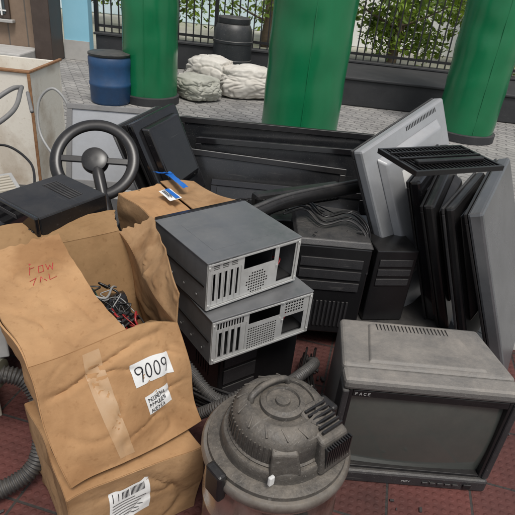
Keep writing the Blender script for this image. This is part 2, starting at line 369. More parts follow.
# neighbouring buildings
G=group('pale_blue_house')
box(G,'walls',-9,1.6,17,24,0,3.6,bluewall,.02)
for i in range(4):
    x=-7.9+i*2.4
    box(G,'window_frame_%d'%i,x,x+1.2,16.93,16.995,.8,2.2,whitew,.01)
    boxes(G,'window_glass_%d'%i,[(x+.08,x+.56,16.90,16.925,.88,2.12),(x+.64,x+1.12,16.90,16.925,.88,2.12)],glass)
hexa(G,'roof',[(-9.5,16.2,3.6),(2.1,16.2,3.6),(2.1,24.5,3.6),(-9.5,24.5,3.6),(-9,20,5.2),(1.6,20,5.2),(1.6,20.6,5.2),(-9,20.6,5.2)],tin)
G=group('pale_house')
box(G,'walls',5.2,16,14.5,22,0,3.8,bluewall,.02)
box(G,'band',5.17,16.03,14.46,14.498,.0,.5,whitew,0)
for i in range(4):
    x=5.9+i*2.3
    box(G,'window_frame_%d'%i,x,x+1.2,14.43,14.495,.9,2.3,whitew,.01)
    boxes(G,'window_glass_%d'%i,[(x+.08,x+.56,14.40,14.425,.98,2.22),(x+.64,x+1.12,14.40,14.425,.98,2.22)],glass)
hexa(G,'roof',[(4.7,13.8,3.8),(16.5,13.8,3.8),(16.5,22.5,3.8),(4.7,22.5,3.8),(5.5,18,5.6),(16,18,5.6),(16,18.6,5.6),(5.5,18.6,5.6)],tin)
G=group('white_garden_wall')
box(G,'wall',1.7,5.1,15.5,15.7,0,2.6,whitew,.01)
box(G,'coping',1.65,5.15,15.45,15.75,2.602,2.68,whitew,.01)

def leafmat(name,c):
    m=bpy.data.materials.new(name);m.use_nodes=True;N=m.node_tree.nodes;L=m.node_tree.links;b=N['Principled BSDF'];b.inputs['Roughness'].default_value=.5
    g=N.new('ShaderNodeNewGeometry');r=N.new('ShaderNodeValToRGB');L.new(g.outputs['Random Per Island'],r.inputs[0])
    r.color_ramp.elements[0].color=(c[0]*.6,c[1]*.6,c[2]*.6,1);r.color_ramp.elements[1].color=(c[0]*2.0,c[1]*1.7,c[2],1)
    L.new(r.outputs[0],b.inputs['Base Color'])
    t=N.new('ShaderNodeBsdfTranslucent');L.new(r.outputs[0],t.inputs[0]);mx=N.new('ShaderNodeMixShader');mx.inputs[0].default_value=.35
    L.new(b.outputs[0],mx.inputs[1]);L.new(t.outputs[0],mx.inputs[2]);L.new(mx.outputs[0],N['Material Output'].inputs[0]);return m
leaf=leafmat('leaves',(.11,.19,.03))
def tree(name,x,y,h,cr,nl=5000,trunk=.12,low=.3,ncl=16):
    G=group(name,Matrix.Translation((x,y,0)))
    tube(G,'trunk',[(0,0,0),(.05,0,h*.3),(-.05,.05,h*.6),(0,0,h*.85)],trunk,bark,taper=.4,sub=5)
    cl=[]
    for i in range(ncl):
        a=random.random()*6.28;z=h*(low+(.95-low)*random.random());rr=cr*(.3+.7*random.random())*math.sqrt(max(.15,1-((z/h-.6)/.5)**2))
        c=V((math.cos(a)*rr,math.sin(a)*rr,z));cl.append((c,cr*(.2+.2*random.random())))
        tube(G,'limb_%d'%i,[(0,0,z*.6),tuple(c*.5+V((0,0,z*.28))),tuple(c)],.03,bark,taper=.3,sub=4,n=6)
    bm=bmesh.new()
    for i in range(nl):
        c,rr=random.choice(cl);d=V((random.gauss(0,1),random.gauss(0,1),random.gauss(0,.8)))*rr*.55
        q=c+d;s=.035+.05*random.random()
        a=V((random.gauss(0,1),random.gauss(0,1),random.gauss(0,.6))).normalized();b=a.orthogonal().normalized()
        b.rotate(Matrix.Rotation(random.random()*6.28,3,a))
        bm.faces.new([bm.verts.new(q+u) for u in (-a*s*1.3,b*s*.5,a*s*1.3,-b*s*.5)])
    me=bpy.data.meshes.new('foliage');bm.to_mesh(me);bm.free();add(G,'foliage',me,leaf)
tree('leafy_tree',2.4,12.0,3.6,1.6,5800,low=.12,ncl=22)
tree('leafy_tree.001',4.6,12.4,3.4,1.7,5800,low=.12,ncl=22)
tree('leafy_tree.002',-2.7,12.6,3.0,1.3,3400,low=.2)
tree('leafy_tree.003',-.4,13.4,3.2,1.5,3600,low=.15,ncl=20)
tree('leafy_tree.004',7.4,12.2,3.8,1.4,3400,low=.15)
tree('leafy_tree.005',-5.0,14.0,3.6,1.5,2000,low=.2)

# ---------------------------------------------------------------- drums, barrel, sacks
G=group('black_water_barrel',Matrix.Translation((-.76,8.75,0)))
lathe(G,'body',[(.25,0),(.285,.02),(.30,.15),(.305,.28),(.315,.29),(.315,.32),(.305,.33),(.305,.56),(.315,.57),(.315,.60),(.305,.61),(.295,.75),(.26,.83),(.235,.85)],greydrum)
lathe(G,'screw_lid',[(.25,.845),(.255,.86),(.255,.92),(.24,.935),(.1,.94)],greydrum)
G=group('blue_drum',Matrix.Translation((-2.02,6.45,0)))
lathe(G,'body',[(.22,0),(.24,.03),(.245,.2),(.252,.21),(.252,.24),(.245,.25),(.245,.42),(.25,.44),(.25,.52),(.235,.545)],bluedrum,wob=.015)
lathe(G,'lid',[(.245,.546),(.25,.552),(.25,.572),(.23,.58),(.05,.585)],greydrum)
def sack(name,x,y,sx,sy,sz,rot,m,seed):
    G=group(name,Matrix.Translation((x,y,0))@Matrix.Rotation(rot,4,'Z'))
    bm=bmesh.new();bmesh.ops.create_icosphere(bm,subdivisions=6,radius=1)
    S=V((seed,0,0))
    for v in bm.verts:
        q=v.co.copy()
        mx_=max(abs(q.x),abs(q.y),abs(q.z));q=q.lerp(q/mx_*.86,.45)
        d=1+.13*noise.noise(q*1.3+S)
        w1=noise.noise(V((q.x*1.1+q.y*.6,q.y*2.6,q.z*2.2))+S);d-=.055*math.exp(-(w1*9)**2)
        w2=noise.noise(V((q.x*2.4,q.y*2.0-q.x,q.z*3))+S*2);d-=.035*math.exp(-(w2*9)**2)
        d+=.018*noise.noise(q*7+S)
        g_=max(0,(q.x-.45)/.5);pin=1-.45*min(1,g_)**1.5
        an=math.atan2(q.z,q.y);d*=1+.05*min(1,g_)*math.sin(an*11+seed)
        v.co=V((q.x*sx*d,q.y*sy*d*pin,max(-.88,q.z*d*pin)*sz+sz*.88))
    add(G,'filled_body',bm,m,smooth=True)
    bm=bmesh.new();n=30;rg=[]
    for k,(xx,rr) in enumerate(((sx*.84,.42),(sx*.96,.20),(sx*1.02,.15),(sx*1.10,.26),(sx*1.2,.42))):
        rg.append([bm.verts.new((xx+.015*math.sin(i*2.1),sy*rr*math.cos(6.283*i/n)*(1+.22*math.sin(5*6.283*i/n)),max(.01,sz*.8-sz*.12*k+sz*rr*.6*math.sin(6.283*i/n)*(1+.25*math.cos(4*6.283*i/n))))) for i in range(n)])
    for a,b in zip(rg,rg[1:]):
        for i in range(n):bm.faces.new((a[i],a[(i+1)%n],b[(i+1)%n],b[i]))
    add(G,'tied_neck',bm,m,smooth=True)
sack('white_sack',-.40,7.6,.48,.31,.24,.2,sackm,1)
sack('white_sack.001',-1.08,7.15,.36,.28,.17,2.5,sackm2,5)
sack('white_sack.002',-.98,7.75,.40,.28,.27,2.8,sackm,9)

# ---------------------------------------------------------------- PC cases
def pc_case(name,O,u,v,W=.40,D=.36,H=.185,var=0):
    G=group(name,frame(O,u,v))
    box(G,'side_cover',-.003,W+.003,-.004,D,H-.004,H+.002,casetop,.002)
    box(G,'bottom_cover',0,W,0,D,0,.004,casetop,.001)
    box(G,'frame_left',0,.003,.001,D,.0045,H-.0045,caseside,0)
    box(G,'frame_right',W-.003,W,.001,D,.0045,H-.0045,caseside,0)
    hexa(G,'front_bezel',[(-.004,D,0),(W+.004,D,0),(W-.02,D+.045,.01),(.02,D+.045,.01),(-.004,D,H+.004),(W+.004,D,H+.004),(W-.02,D+.045,H-.01),(.02,D+.045,H-.01)],blk2,.004)
    box(G,'motherboard_tray',.004,W-.004,.02,D-.01,.010,.014,cavity,0)
    box(G,'drive_cage',.05,W-.06,D*.6,D-.01,.03,H-.01,cavity,.001)
    box(G,'inner_divider',W*.72,W*.725,.02,D*.5,.015,H-.006,cavity,0)
    tube(G,'loose_wire',[(.31,.02,.06),(.34,.03,.09),(.36,.08,.07),(.33,.12,.05)],.0025,redc,n=6,sub=5)
    h=[]
    if var==0:
        for i in range(5):h.append((.022+i*.0235,.034+i*.0235,.03,.135))
        for i in range(9):
            for j in range(8):
                if (i-4)**2+(j-3.5)**2<17: h.append((.165+i*.011,.172+i*.011,.012+j*.011,.019+j*.011))
        for i in range(3):
            for j in range(5):h.append((.025+i*.036,.05+i*.036,.15+j*.0065,.1535+j*.0065))
        h.append((.15,.285,.118,.168));h.append((.305,.382,.02,.165))
    else:
        for i in range(4):h.append((.030+i*.0245,.042+i*.0245,.02,.125))
        for i in range(12):
            for j in range(9):
                h.append((.150+i*.0105,.157+i*.0105,.012+j*.0105,.0185+j*.0105))
        for i in range(10):h.append((.022+i*.011,.028+i*.011,.14,.165))
        h.append((.150,.285,.122,.168));h.append((.305,.40,.02,.105))
        for i in range(7):
            for j in range(4):h.append((.308+i*.0125,.316+i*.0125,.118+j*.0125,.126+j*.0125))
    o=holed(G,'rear_panel',W,H,h,steel)
    o.matrix_local=Matrix.Rotation(math.pi/2,4,'X')
    boxes(G,'panel_flanges',[(.001,.012,-.006,-.0025,.002,H-.006),(W-.012,W-.001,-.006,-.0025,.002,H-.006),(.013,W-.013,-.006,-.0025,.002,.010),(.013,W-.013,-.006,-.0025,H-.013,H-.006)],steel,.0008)
    boxes(G,'slot_covers',[(.0195+i*.0235,.0215+i*.0235,-.005,-.0026,.022,.142) for i in range(6)],steel)
    bm=bmesh.new()
    for x,z in ((.007,.02),(.007,H-.02),(W-.007,.02),(W-.007,H-.02),(.295,.1),(.292,.175)):
        bmesh.ops.create_cone(bm,cap_ends=True,segments=10,radius1=.0035,radius2=.0035,depth=.004,matrix=Matrix.Translation((x,-.007,z))@Matrix.Rotation(math.pi/2,4,'X'))
    add(G,'screws',bm,steel)
    box(G,'cover_emboss',.06,W-.07,.06,D-.08,H+.002,H+.0026,casetop,.0006)
    box(G,'frame_groove',-.0045,-.0032,.01,D-.005,H*.48,H*.52,blk,0)
    boxes(G,'frame_rivets',[(-.005,-.0032,.05+i*.08,.056+i*.08,H*.2,H*.2+.006) for i in range(4)],steel,.001)
    return G
u=V((.755,.655,0)).normalized();v=V((-.655,.755,.01))
pc_case('pc_case',(-.155,1.415,.590),u+V((0,0,.006)),v,W=.40,D=.345)
u2=V((.80,.60,0)).normalized();v2=V((-.60,.80,0))
pc_case('pc_case.001',(-.125,1.375,.395),u2,v2,W=.43,D=.36,var=1)
def tower(name,O,x,y,W,D,H,m,m2):
    G=group(name,frame(O,x,y));box(G,'chassis',0,W,0,D,0,H,m,.006)
    boxes(G,'drive_bays',[(.02,.17,-.006,-.0005,H*.2+H*.22*i,H*.38+H*.22*i) for i in range(3)],m2,.002)
    boxes(G,'side_vents',[(-.002,.0,.08+i*.02,.09+i*.02,H*.4,H*.7) for i in range(6)],blk)
    return G
tower('black_pc_tower',(-.10,1.52,.0),(.8,.6,0),(-.6,.8,0),.38,.34,.39,blk,dgrey)

# ---------------------------------------------------------------- cardboard boxes
A=V((-.55,.96,.68));B=V((-.22,1.23,.675));C=V((-.42,.885,.335));D=V((-.115,1.18,.335));dp=V((-.29,.43,.04))
Ab,Bb,Cb,Db=A+dp+V((-.02,-.02,.01)),B+dp,C+dp*.9,D+dp*.9
G=group('cardboard_box');WP=.028
cw=(C,D,B,A)
sheet(G,'front_wall',cw,cardboard,50,.005,.015,5,1,warp=WP)
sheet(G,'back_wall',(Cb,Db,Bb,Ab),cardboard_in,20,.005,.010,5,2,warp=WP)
sheet(G,'left_wall',(C,Cb,Ab,A),cardboard,20,.005,.012,5,3,warp=WP)
sheet(G,'right_wall',(D,Db,Bb,B),cardboard,20,.005,.012,5,4,warp=WP)
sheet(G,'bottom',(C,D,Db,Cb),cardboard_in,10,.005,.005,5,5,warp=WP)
ab=A.lerp(B,.60);ft1=V((-.66,1.48,.77));ft0=V((-.83,1.35,.75))
cf=(A,ab,ft1,ft0)
sheet(G,'front_flap',cf,cardboard,40,.005,.013,6,6,fray=.03,warp=WP)
sheet(G,'right_flap',(B,Bb,Bb+V((.12,.00,.07)),B+V((.01,.03,.085))),cardboard2,26,.005,.018,7,7,fray=.05,warp=WP)
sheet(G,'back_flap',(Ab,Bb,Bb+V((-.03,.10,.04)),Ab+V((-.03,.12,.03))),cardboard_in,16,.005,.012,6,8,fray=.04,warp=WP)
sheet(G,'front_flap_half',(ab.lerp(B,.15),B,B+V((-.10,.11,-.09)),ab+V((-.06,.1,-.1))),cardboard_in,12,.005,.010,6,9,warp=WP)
fw,_=wsurf(cw,.015,5,1,WP);ff,_=wsurf(cf,.013,6,6,WP)
def digit9(x,y,w,h):
    L=[(x+w*.5+w*.45*math.cos(a),y+h*.72+h*.24*math.sin(a)) for a in [i*6.283/12 for i in range(13)]]
    return [L,[(x+w*.95,y+h*.72),(x+w*.88,y+h*.3),(x+w*.6,y)]]
def digit0(x,y,w,h):
    return [[(x+w*.5+w*.42*math.cos(a)+w*.06*math.sin(a),y+h*.5+h*.48*math.sin(a)) for a in [i*6.283/14 for i in range(15)]]]
d1=Decal(fw,cw,.70,.64,.03)
d1.patch(G,'label_paper',-.062,.062,-.034,.036,paper)
d1.ink(G,'label_9009_handwriting',digit9(-.052,-.024,.022,.047)+digit0(-.024,-.020,.020,.042)+digit0(.002,-.023,.021,.043)+digit9(.029,-.023,.020,.047),.0017,ink)
d2=Decal(fw,cw,.70,.39,.12)
d2.patch(G,'small_label_paper',-.042,.042,-.030,.028,paper)
glyph=[[[(0,0),(0,1)],[(0,1),(1,.6),(0,.5)]],[[(0,1),(0,0),(1,0),(1,1)]],[[(1,1),(0,1),(0,0),(1,0)],[(0,.5),(.8,.5)]],[[(0,0),(.5,1),(1,0)],[(.2,.4),(.8,.4)]],[[(0,0),(0,1),(1,0),(1,1)]],[[(0,1),(1,1)],[(.5,1),(.5,0)]]]
st=[]
for row in range(3):
    x=-.034
    while x<.024-.006*row:
        w_=.0055
        for g_ in random.choice(glyph):st.append([(x+q[0]*w_+random.uniform(-.0006,.0006),.008-row*.017+q[1]*.011+random.uniform(-.001,.001)) for q in g_])
        x+=w_+.003
d2.ink(G,'small_label_handwriting',st,.0008,ink)
d3=Decal(fw,cw,.36,.5,.02);d3.patch(G,'tape_band',-.022,.024,-.17,.17,tape,off=.0035,n=24)
d4=Decal(ff,cf,.42,.70,-.15)
st=[[(0,.0),(.002,.05)],[(0,.05),(.02,.045),(.015,.03),(0,.027)],[(.03,.0),(.03,.03),(.045,.03),(.045,.0),(.03,0)],[(.055,.03),(.06,.0),(.067,.02),(.074,0),(.08,.03)],
 [(.0,-.03),(.02,-.02),(.01,-.045)],[(.03,-.045),(.035,-.02),(.05,-.045)],[(.06,-.02),(.06,-.045),(.08,-.04)]]
d4.ink(G,'marker_writing',st,.0011,redink,off=.004)
# contents
G2=group('cable_and_board_scrap')
random.seed(11)
def inside(s,t,k):
    s=min(.84,max(.16,s));t=min(.84,max(.16,t))
    return C.lerp(D,s)+dp*.92*t+(A-C)*k
q=[inside(a,b,.60) for a,b in ((0,0),(1,0),(1,1),(0,1))]
sheet(G2,'anti_static_bag',q,blk2,16,.004,.03,14,41)
for i in range(14):
    O=inside(.25+.5*random.random(),.25+.55*random.random(),.62+.10*random.random())
    GG=Matrix.Translation(O)@Matrix.Rotation(random.random()*6,4,'Z')@Matrix.Rotation(random.uniform(-.5,.5),4,'X')
    sub=group('board_%d'%i,GG);sub.parent=G2
    mm=random.choice([pcb,dgrey,blk,steel,mgrey,blk])
    box(sub,'sheet',-.05,.05,-.035,.035,0,.003,mm,0)
    boxes(sub,'components',[(a,a+.012+.008*random.random(),b,b+.01,.0035,.010+.010*random.random()) for a in (-.045,-.022,0,.022) for b in (-.03,-.008,.012)],random.choice([blk,dgrey]),.001)
for i in range(44):
    pts=[];s=.2+.6*random.random();t=.2+.6*random.random()
    for k in range(5):
        pts.append(inside(s,t,.62+random.random()*.13));s+=random.uniform(-.14,.14);t+=random.uniform(-.14,.14)
    tube(G2,'cable_%d'%i,pts,random.choice([.002,.003,.004]),random.choice([redc,redc,blk,greycable,blk,blk,blk]),n=6,sub=6)

# lower carton
e1=V((.784,.62,0)).normalized();e2=V((-.62,.784,0)).normalized()
G=group('cardboard_box.001');O=V((-.43,.865,0));W_=.40;Dp=.42;Hh=.305
a0,a1,a2,a3=O,O+e1*W_,O+e1*W_+e2*Dp,O+e2*Dp;up=V((0,0,Hh))
c1_=(a0,a1,a1+up,a0+up)
sheet(G,'front_wall',c1_,cardboard2,34,.005,.014,5,21,warp=.026)
sheet(G,'left_wall',(a0,a3,a3+up,a0+up),cardboard2,16,.005,.012,5,22,warp=.026)
sheet(G,'right_wall',(a1,a2,a2+up,a1+up),cardboard2,16,.005,.012,5,23,warp=.026)
sheet(G,'back_wall',(a3,a2,a2+up,a3+up),cardboard2,10,.005,.008,5,24,warp=.026)
sheet(G,'top_flaps',(a0+up,a1+up,a2+up,a3+up),cardboard,14,.005,.006,5,25,warp=.026)
f1_,_=wsurf(c1_,.014,5,21,.026);d5=Decal(f1_,c1_,.38,.66,0)
d5.patch(G,'shipping_label',-.05,.07,-.075,.055,paper)
d5.ink(G,'barcode',[[(-.04+i*.0037,.02),(-.04+i*.0037,.048)] for i in range(26) if random.random()<.8],.0009,ink)
d5.ink(G,'print_lines',[[(-.042,.008-i*.011),(-.042+random.uniform(.05,.10),.008-i*.011)] for i in range(7)],.0012,ink)

# middle carton with blue tape
G=group('cardboard_box.002')
q0=V((-.63,2.07,.71));q1=V((-.34,2.29,.72));q2=V((-.03,1.99,.70));q3=V((-.34,1.74,.69));dn=V((.02,-.02,-.30))
sheet(G,'top_left_flap',(q3,q3.lerp(q2,.5),q0.lerp(q1,.5),q0),cardboard,22,.004,.014,7,31,fray=.03,warp=.03)
sheet(G,'top_right_flap',(q3.lerp(q2,.5)+V((0,0,.012)),q2,q1,q0.lerp(q1,.5)+V((0,0,.012))),cardboard2,22,.004,.014,7,32,warp=.03)
sheet(G,'left_wall',(q0+dn,q3+dn,q3,q0),cardboard2,16,.004,.012,7,33,warp=.03)
sheet(G,'front_wall',(q3+dn,q2+dn,q2,q3),cardboard2,16,.004,.012,7,34,warp=.03)
sheet(G,'back_wall',(q0+dn,q1+dn,q1,q0),cardboard2,10,.004,.01,7,35,warp=.03)
sheet(G,'right_wall',(q1+dn,q2+dn,q2,q1),cardboard2,10,.004,.01,7,36,warp=.03)
LG=group('blue_tape',frame(q0.lerp(q1,.72)+V((.05,-.08,.032)),(q2-q1),(q1-q0)));LG.parent=G
sheet(LG,'tape_band',((-.12,-.015,0),(.05,-.03,0),(.05,-.0,.0),(-.12,.02,0)),bluec,8,.0006,.006,9,4)
sheet(LG,'tape_tail',((-.12,-.01,.0),(-.09,.02,0),(-.11,-.05,.01),(-.14,-.06,.01)),bluec,6,.0006,.004,9,5)
LG=group('blue_label',frame(q0.lerp(q2,.42)+V((-.02,-.02,.032)),(q3-q0),(q1-q0)));LG.parent=G
sheet(LG,'label_sheet',((-.05,-.025,0),(.05,-.025,0),(.05,.03,.0),(-.05,.03,0)),paper,6,.0006,.003,9,6)
o=strokes(LG,'printed_band',[[(-.042,.012),(.042,.012)]],.010,bluec);o.location=(0,0,.004)
o=strokes(LG,'printed_lines',[[(-.04,-.006),(.03,-.006)],[(-.04,-.014),(.02,-.014)]],.0018,ink);o.location=(0,0,.004)

# ---------------------------------------------------------------- vacuum cleaner
G=group('drum_vacuum_cleaner',Matrix.Translation((.105,.985,0))@Matrix.Rotation(.75,4,'Z'))
lathe(G,'steel_drum',[(.17,.05),(.185,.055),(.187,.10),(.191,.105),(.191,.12),(.187,.125),(.187,.30),(.191,.305),(.191,.32),(.187,.325),(.187,.455),(.193,.462),(.193,.470)],drumsteel,72,wob=.015)
lathe(G,'base_foot',[(.19,.0),(.205,.01),(.205,.045),(.195,.06),(.185,.062)],blk)
lathe(G,'rim_band',[(.186,.472),(.199,.474),(.202,.482),(.202,.494),(.196,.502),(.180,.504)],rimsteel,72)
lathe(G,'lid',[(.188,.500),(.185,.512),(.168,.518),(.155,.519),(.152,.530),(.150,.545),(.146,.550),(.135,.552)],vachead,72,wob=.01)
lathe(G,'motor_housing',[(.136,.548),(.138,.556),(.133,.560),(.131,.590),(.126,.612),(.113,.630),(.097,.640),(.085,.642),(.083,.636),(.06,.634),(.058,.644),(.045,.650),(.042,.644),(.02,.643),(.018,.649),(.004,.650)],vachead,72,wob=.02)
bm=bmesh.new()
for i in range(60):
    a=i/60*6.283
    if -2.4<((a+math.pi)%(6.283)-math.pi)<-.7: continue
    m_=Matrix.Rotation(a,4,'Z')@Matrix.Translation((.1285,0,.586))@Matrix.Rotation(-.12,4,'Y')@Matrix.Diagonal((.008,.004,.045,1));bmesh.ops.create_cube(bm,size=1,matrix=m_)
add(G,'cooling_fins',bm,vachead,bev=.001)
bm=bmesh.new()
for i in range(14):
    a=i/14*6.283
    m_=Matrix.Rotation(a,4,'Z')@Matrix.Translation((.104,0,.632))@Matrix.Rotation(.45,4,'Y')@Matrix.Rotation(.5,4,'Z')@Matrix.Diagonal((.034,.005,.010,1));bmesh.ops.create_cube(bm,size=1,matrix=m_)
add(G,'radial_ribs',bm,vachead,bev=.0015)
hexa(G,'vent_block',[(-.005,-.165,.52),(.115,-.165,.52),(.12,-.04,.52),(.00,-.04,.52),(.005,-.145,.615),(.100,-.145,.610),(.10,-.04,.642),(.01,-.04,.648)],vachead,.010)
boxes(G,'vent_slots',[(.012+i*.0085,.016+i*.0085,-.1610,-.148,.535,.60) for i in range(11)],blk)
boxes(G,'top_louvres',[(.02,.09,-.13+i*.013,-.124+i*.013,.622+i*.003,.632+i*.003) for i in range(6)],blk,.001)
hexa(G,'switch_housing',[(-.12,-.10,.54),(-.05,-.145,.54),(-.03,-.10,.54),(-.09,-.06,.54),(-.11,-.09,.60),(-.055,-.125,.60),(-.035,-.09,.625),(-.085,-.055,.625)],vachead,.006)
box(G,'latch',-.215,-.188,-.03,.03,.44,.53,blk,.008)
box(G,'latch_white_tab',-.136,-.120,-.120,-.110,.540,.568,white,.003)
box(G,'latch_right',.188,.213,-.03,.03,.44,.53,blk,.008)
tube(G,'carry_handle',[(-.065,.05,.632),(-.055,.055,.650),(0,.06,.657),(.055,.055,.650),(.065,.05,.632)],.009,vachead)
lathe(G,'hose_inlet',[(.03,0),(.034,.004),(.034,.03),(.028,.03)],blk).matrix_local=Matrix.Translation((-.06,-.178,.38))@Matrix.Rotation(math.pi/2,4,'X')

# ---------------------------------------------------------------- CRT television
G=group('crt_television',frame((.325,1.33,0),(1,.03,0),(-.03,1,0)))
W_=.60;H_=.475
def bar(nm,x0,x1,z0,z1,y0,y1,m,bv=.005):return box(G,nm,x0,x1,y0,y1,z0,z1,m,bv)
bar('bezel_top',0,W_,H_-.045,H_,-.045,.03,tvtop,.014)
bar('bezel_bottom',0,W_,.0,.058,-.055,.03,dgrey,.010)
bar('bezel_left',0,.024,.060,H_-.047,-.045,.03,dgrey,.006)
bar('bezel_right',W_-.024,W_,.060,H_-.047,-.045,.03,dgrey,.006)
boxes(G,'inner_bezel',[(.0245,.036,-.038,.02,.060,H_-.047),(W_-.036,W_-.0245,-.038,.02,.060,H_-.047),(.0365,W_-.0365,-.038,.02,.060,.070),(.0365,W_-.0365,-.038,.02,H_-.075,H_-.047)],blk,.002)
bm=bmesh.new();n_=28;g=[]
for j in range(n_+1):
    row=[]
    for i in range(n_+1):
        s=i/n_*2-1;t=j/n_*2-1
        row.append(bm.verts.new((W_/2+s*.266,-.012-.022*(1-.5*s*s-.5*t*t),.236+t*.168)))
    g.append(row)
for j in range(n_):
    for i in range(n_):bm.faces.new((g[j][i],g[j][i+1],g[j+1][i+1],g[j+1][i]))
add(G,'screen',bm,screen,smooth=True)
hexa(G,'rear_housing',[(.0,.031,.01),(W_,.031,.01),(W_-.03,.33,.02),(.03,.33,.02),(.0,.031,H_),(W_,.031,H_),(W_-.03,.33,H_-.02),(.03,.33,H_-.02)],tvtop,.016)
hexa(G,'tube_cover',[(.06,.331,.04),(W_-.06,.331,.04),(W_-.17,.47,.08),(.17,.47,.08),(.06,.331,H_-.05),(W_-.06,.331,H_-.05),(W_-.17,.47,H_-.17),(.17,.47,H_-.17)],tvtop,.02)
hexa(G,'raised_top_panel',[(.09,.05,H_-.004),(W_-.09,.05,H_-.004),(W_-.13,.30,H_-.022),(.13,.30,H_-.022),(.10,.06,H_+.006),(W_-.10,.06,H_+.006),(W_-.14,.29,H_-.009),(.14,.29,H_-.009)],tvtop,.004)
boxes(G,'rear_vents',[(.16+i*.014,.164+i*.014,.25,.29,H_-.03,H_-.0065) for i in range(20)],blk)
boxes(G,'front_buttons',[(W_/2+.06+i*.028,W_/2+.08+i*.028,-.060,-.0555,.024,.034) for i in range(5)],dgrey,.001)
box(G,'power_button',W_-.09,W_-.06,-.062,-.0555,.018,.040,blk,.003)
LG=group('maker_badge',Matrix.Translation((.045,-.0392,H_-.067))@Matrix.Rotation(math.pi/2,4,'X'));LG.parent=G
st=[[(0,0),(0,.011),(.007,.011)],[(0,.006),(.006,.006)],[(.014,0),(.018,.011),(.022,0)],[(.016,.004),(.020,.004)],[(.036,.009),(.030,.011),(.028,.005),(.031,0),(.036,.001)],[(.050,.011),(.043,.011),(.043,0),(.050,0)],[(.043,.006),(.049,.006)]]
strokes(LG,'letters',st,.0007,lgrey)
LG=group('lower_badge',Matrix.Translation((W_/2-.015,-.0565,.026))@Matrix.Rotation(math.pi/2,4,'X'));LG.parent=G
strokes(LG,'letters',[[(0,0),(0,.008),(.004,.004),(.008,.008),(.008,0)],[(.012,0),(.012,.008),(.018,.008),(.018,0),(.012,0)],[(.022,.008),(.026,0),(.03,.008)]],.0007,lgrey)

# ---------------------------------------------------------------- flat TVs and monitors
def flat_tv(name,O,x,y,W,H,t=.06,body=blk,scr=lcd,backm=None,bulge=True,bez=.03,stick=False,vent=True):
    G=group(name,frame(O,x,y))
    backm=backm or body
    box(G,'back_shell',0,W,0,H,-t,-.0005,backm,.012)
    boxes(G,'bezel',[(0,W,0,bez*1.4,0,.012),(0,W,H-bez,H,0,.012),(0,bez,bez*1.4+.0005,H-bez-.0005,0,.012),(W-bez,W,bez*1.4+.0005,H-bez-.0005,0,.012)],body,.003)
    box(G,'screen',bez,W-bez,bez*1.4,H-bez,.0,.003,scr,0)
    if bulge:
        hexa(G,'rear_bulge',[(W*.16,H*.12,-t-.035),(W*.84,H*.12,-t-.035),(W*.84,H*.75,-t-.035),(W*.16,H*.75,-t-.035),(W*.12,H*.08,-t-.0005),(W*.88,H*.08,-t-.0005),(W*.88,H*.82,-t-.0005),(W*.12,H*.82,-t-.0005)],backm,.008)
        if vent:
            boxes(G,'rear_vents',[(W*.25+i*.016,W*.25+i*.016+.006,H*.64,H*.71,-t-.0358,-t-.03) for i in range(int(W*.5/.016))],blk)
            boxes(G,'mount_bosses',[(W*a-.012,W*a+.012,H*b-.012,H*b+.012,-t-.040,-t-.034) for a in (.4,.6) for b in (.3,.5)],dgrey,.003)
    if stick:
        box(G,'rating_sticker',W*.3,W*.42,H*.2,H*.3,-t-.0362,-t-.0352,paper,0)
        boxes(G,'edge_vents',[(W*.5+i*.012,W*.5+i*.012+.005,.02,.040,-t-.0012,-t+.01) for i in range(int(W*.4/.012))],blk)
    return G
flat_tv('flat_television',(.36,2.22,.95),(.40,.41,.18),(.28,-.05,-.80),.62,.90,.055,dgrey,lcd,silver,True,.03,stick=True)
# jumbled heap of black flat TVs: (y of top, z of top, x0, W, H, tilt back, yaw, roll, body)
rows=[(3.14,.78,-.56,1.22,.76,.14,.05,.000,blk),(3.00,.705,-.42,1.05,.68,.20,-.02,.035,blk2),(2.87,.675,-.55,1.00,.62,.30,.06,-.045,blk),
      (2.72,.56,-.30,.86,.55,.46,-.05,.030,blk2),(2.56,.47,-.46,.62,.44,.62,.12,-.03,dgrey)]
for i,(yy,zt,x0,W,H,tilt,yaw,roll,bd) in enumerate(rows):
    X=V((1,yaw,roll));Y=V((0,math.sin(tilt),math.cos(tilt)))
    O=V((x0,yy-math.sin(tilt)*H,zt-math.cos(tilt)*H))
    flat_tv('black_television' if i==0 else 'black_television.%03d'%i,O,X,Y,W,H,.055,bd,lcd,blk,True,.035)
flat_tv('black_monitor',(.60,2.10,.88),(.20,.36,.08),(.24,-.03,-.72),.42,.74,.05,blk,lcd,blk2,True,.02)
flat_tv('black_monitor.001',(.65,1.99,.82),(.18,.40,.12),(.22,-.03,-.70),.42,.70,.045,blk,lcd,blk,True,.02)
flat_tv('black_monitor.002',(.73,1.97,.83),(.24,.38,.05),(.28,-.02,-.70),.45,.70,.04,dgrey,lcd,blk,True,.02)
flat_tv('silver_monitor',(.79,1.88,.85),(.30,.58,.07),(.33,0,-.70),.66,.80,.06,blk,lcd,silver2,False,.03)
flat_tv('black_monitor.003',(-.66,2.30,.93),(.12,.33,.03),(.17,-.05,-.40),.38,.46,.035,blk,lcd,blk2,True,.02,vent=False)
flat_tv('black_monitor.004',(-.74,2.34,.90),(.12,.33,.03),(.17,-.05,-.40),.38,.46,.035,mgrey,lcd,blk,True,.02,vent=False)
flat_tv('grey_monitor',(-1.13,2.72,.42),(.98,.12,0),(0,.32,.90),.52,.46,.05,mgrey,silver,mgrey,True,.03)
G=group('black_desktop_computer',frame((.16,2.0,.12),(1,.05,0),(-.05,1,0)))
box(G,'chassis',0,.34,0,.32,0,.46,blk,.006)
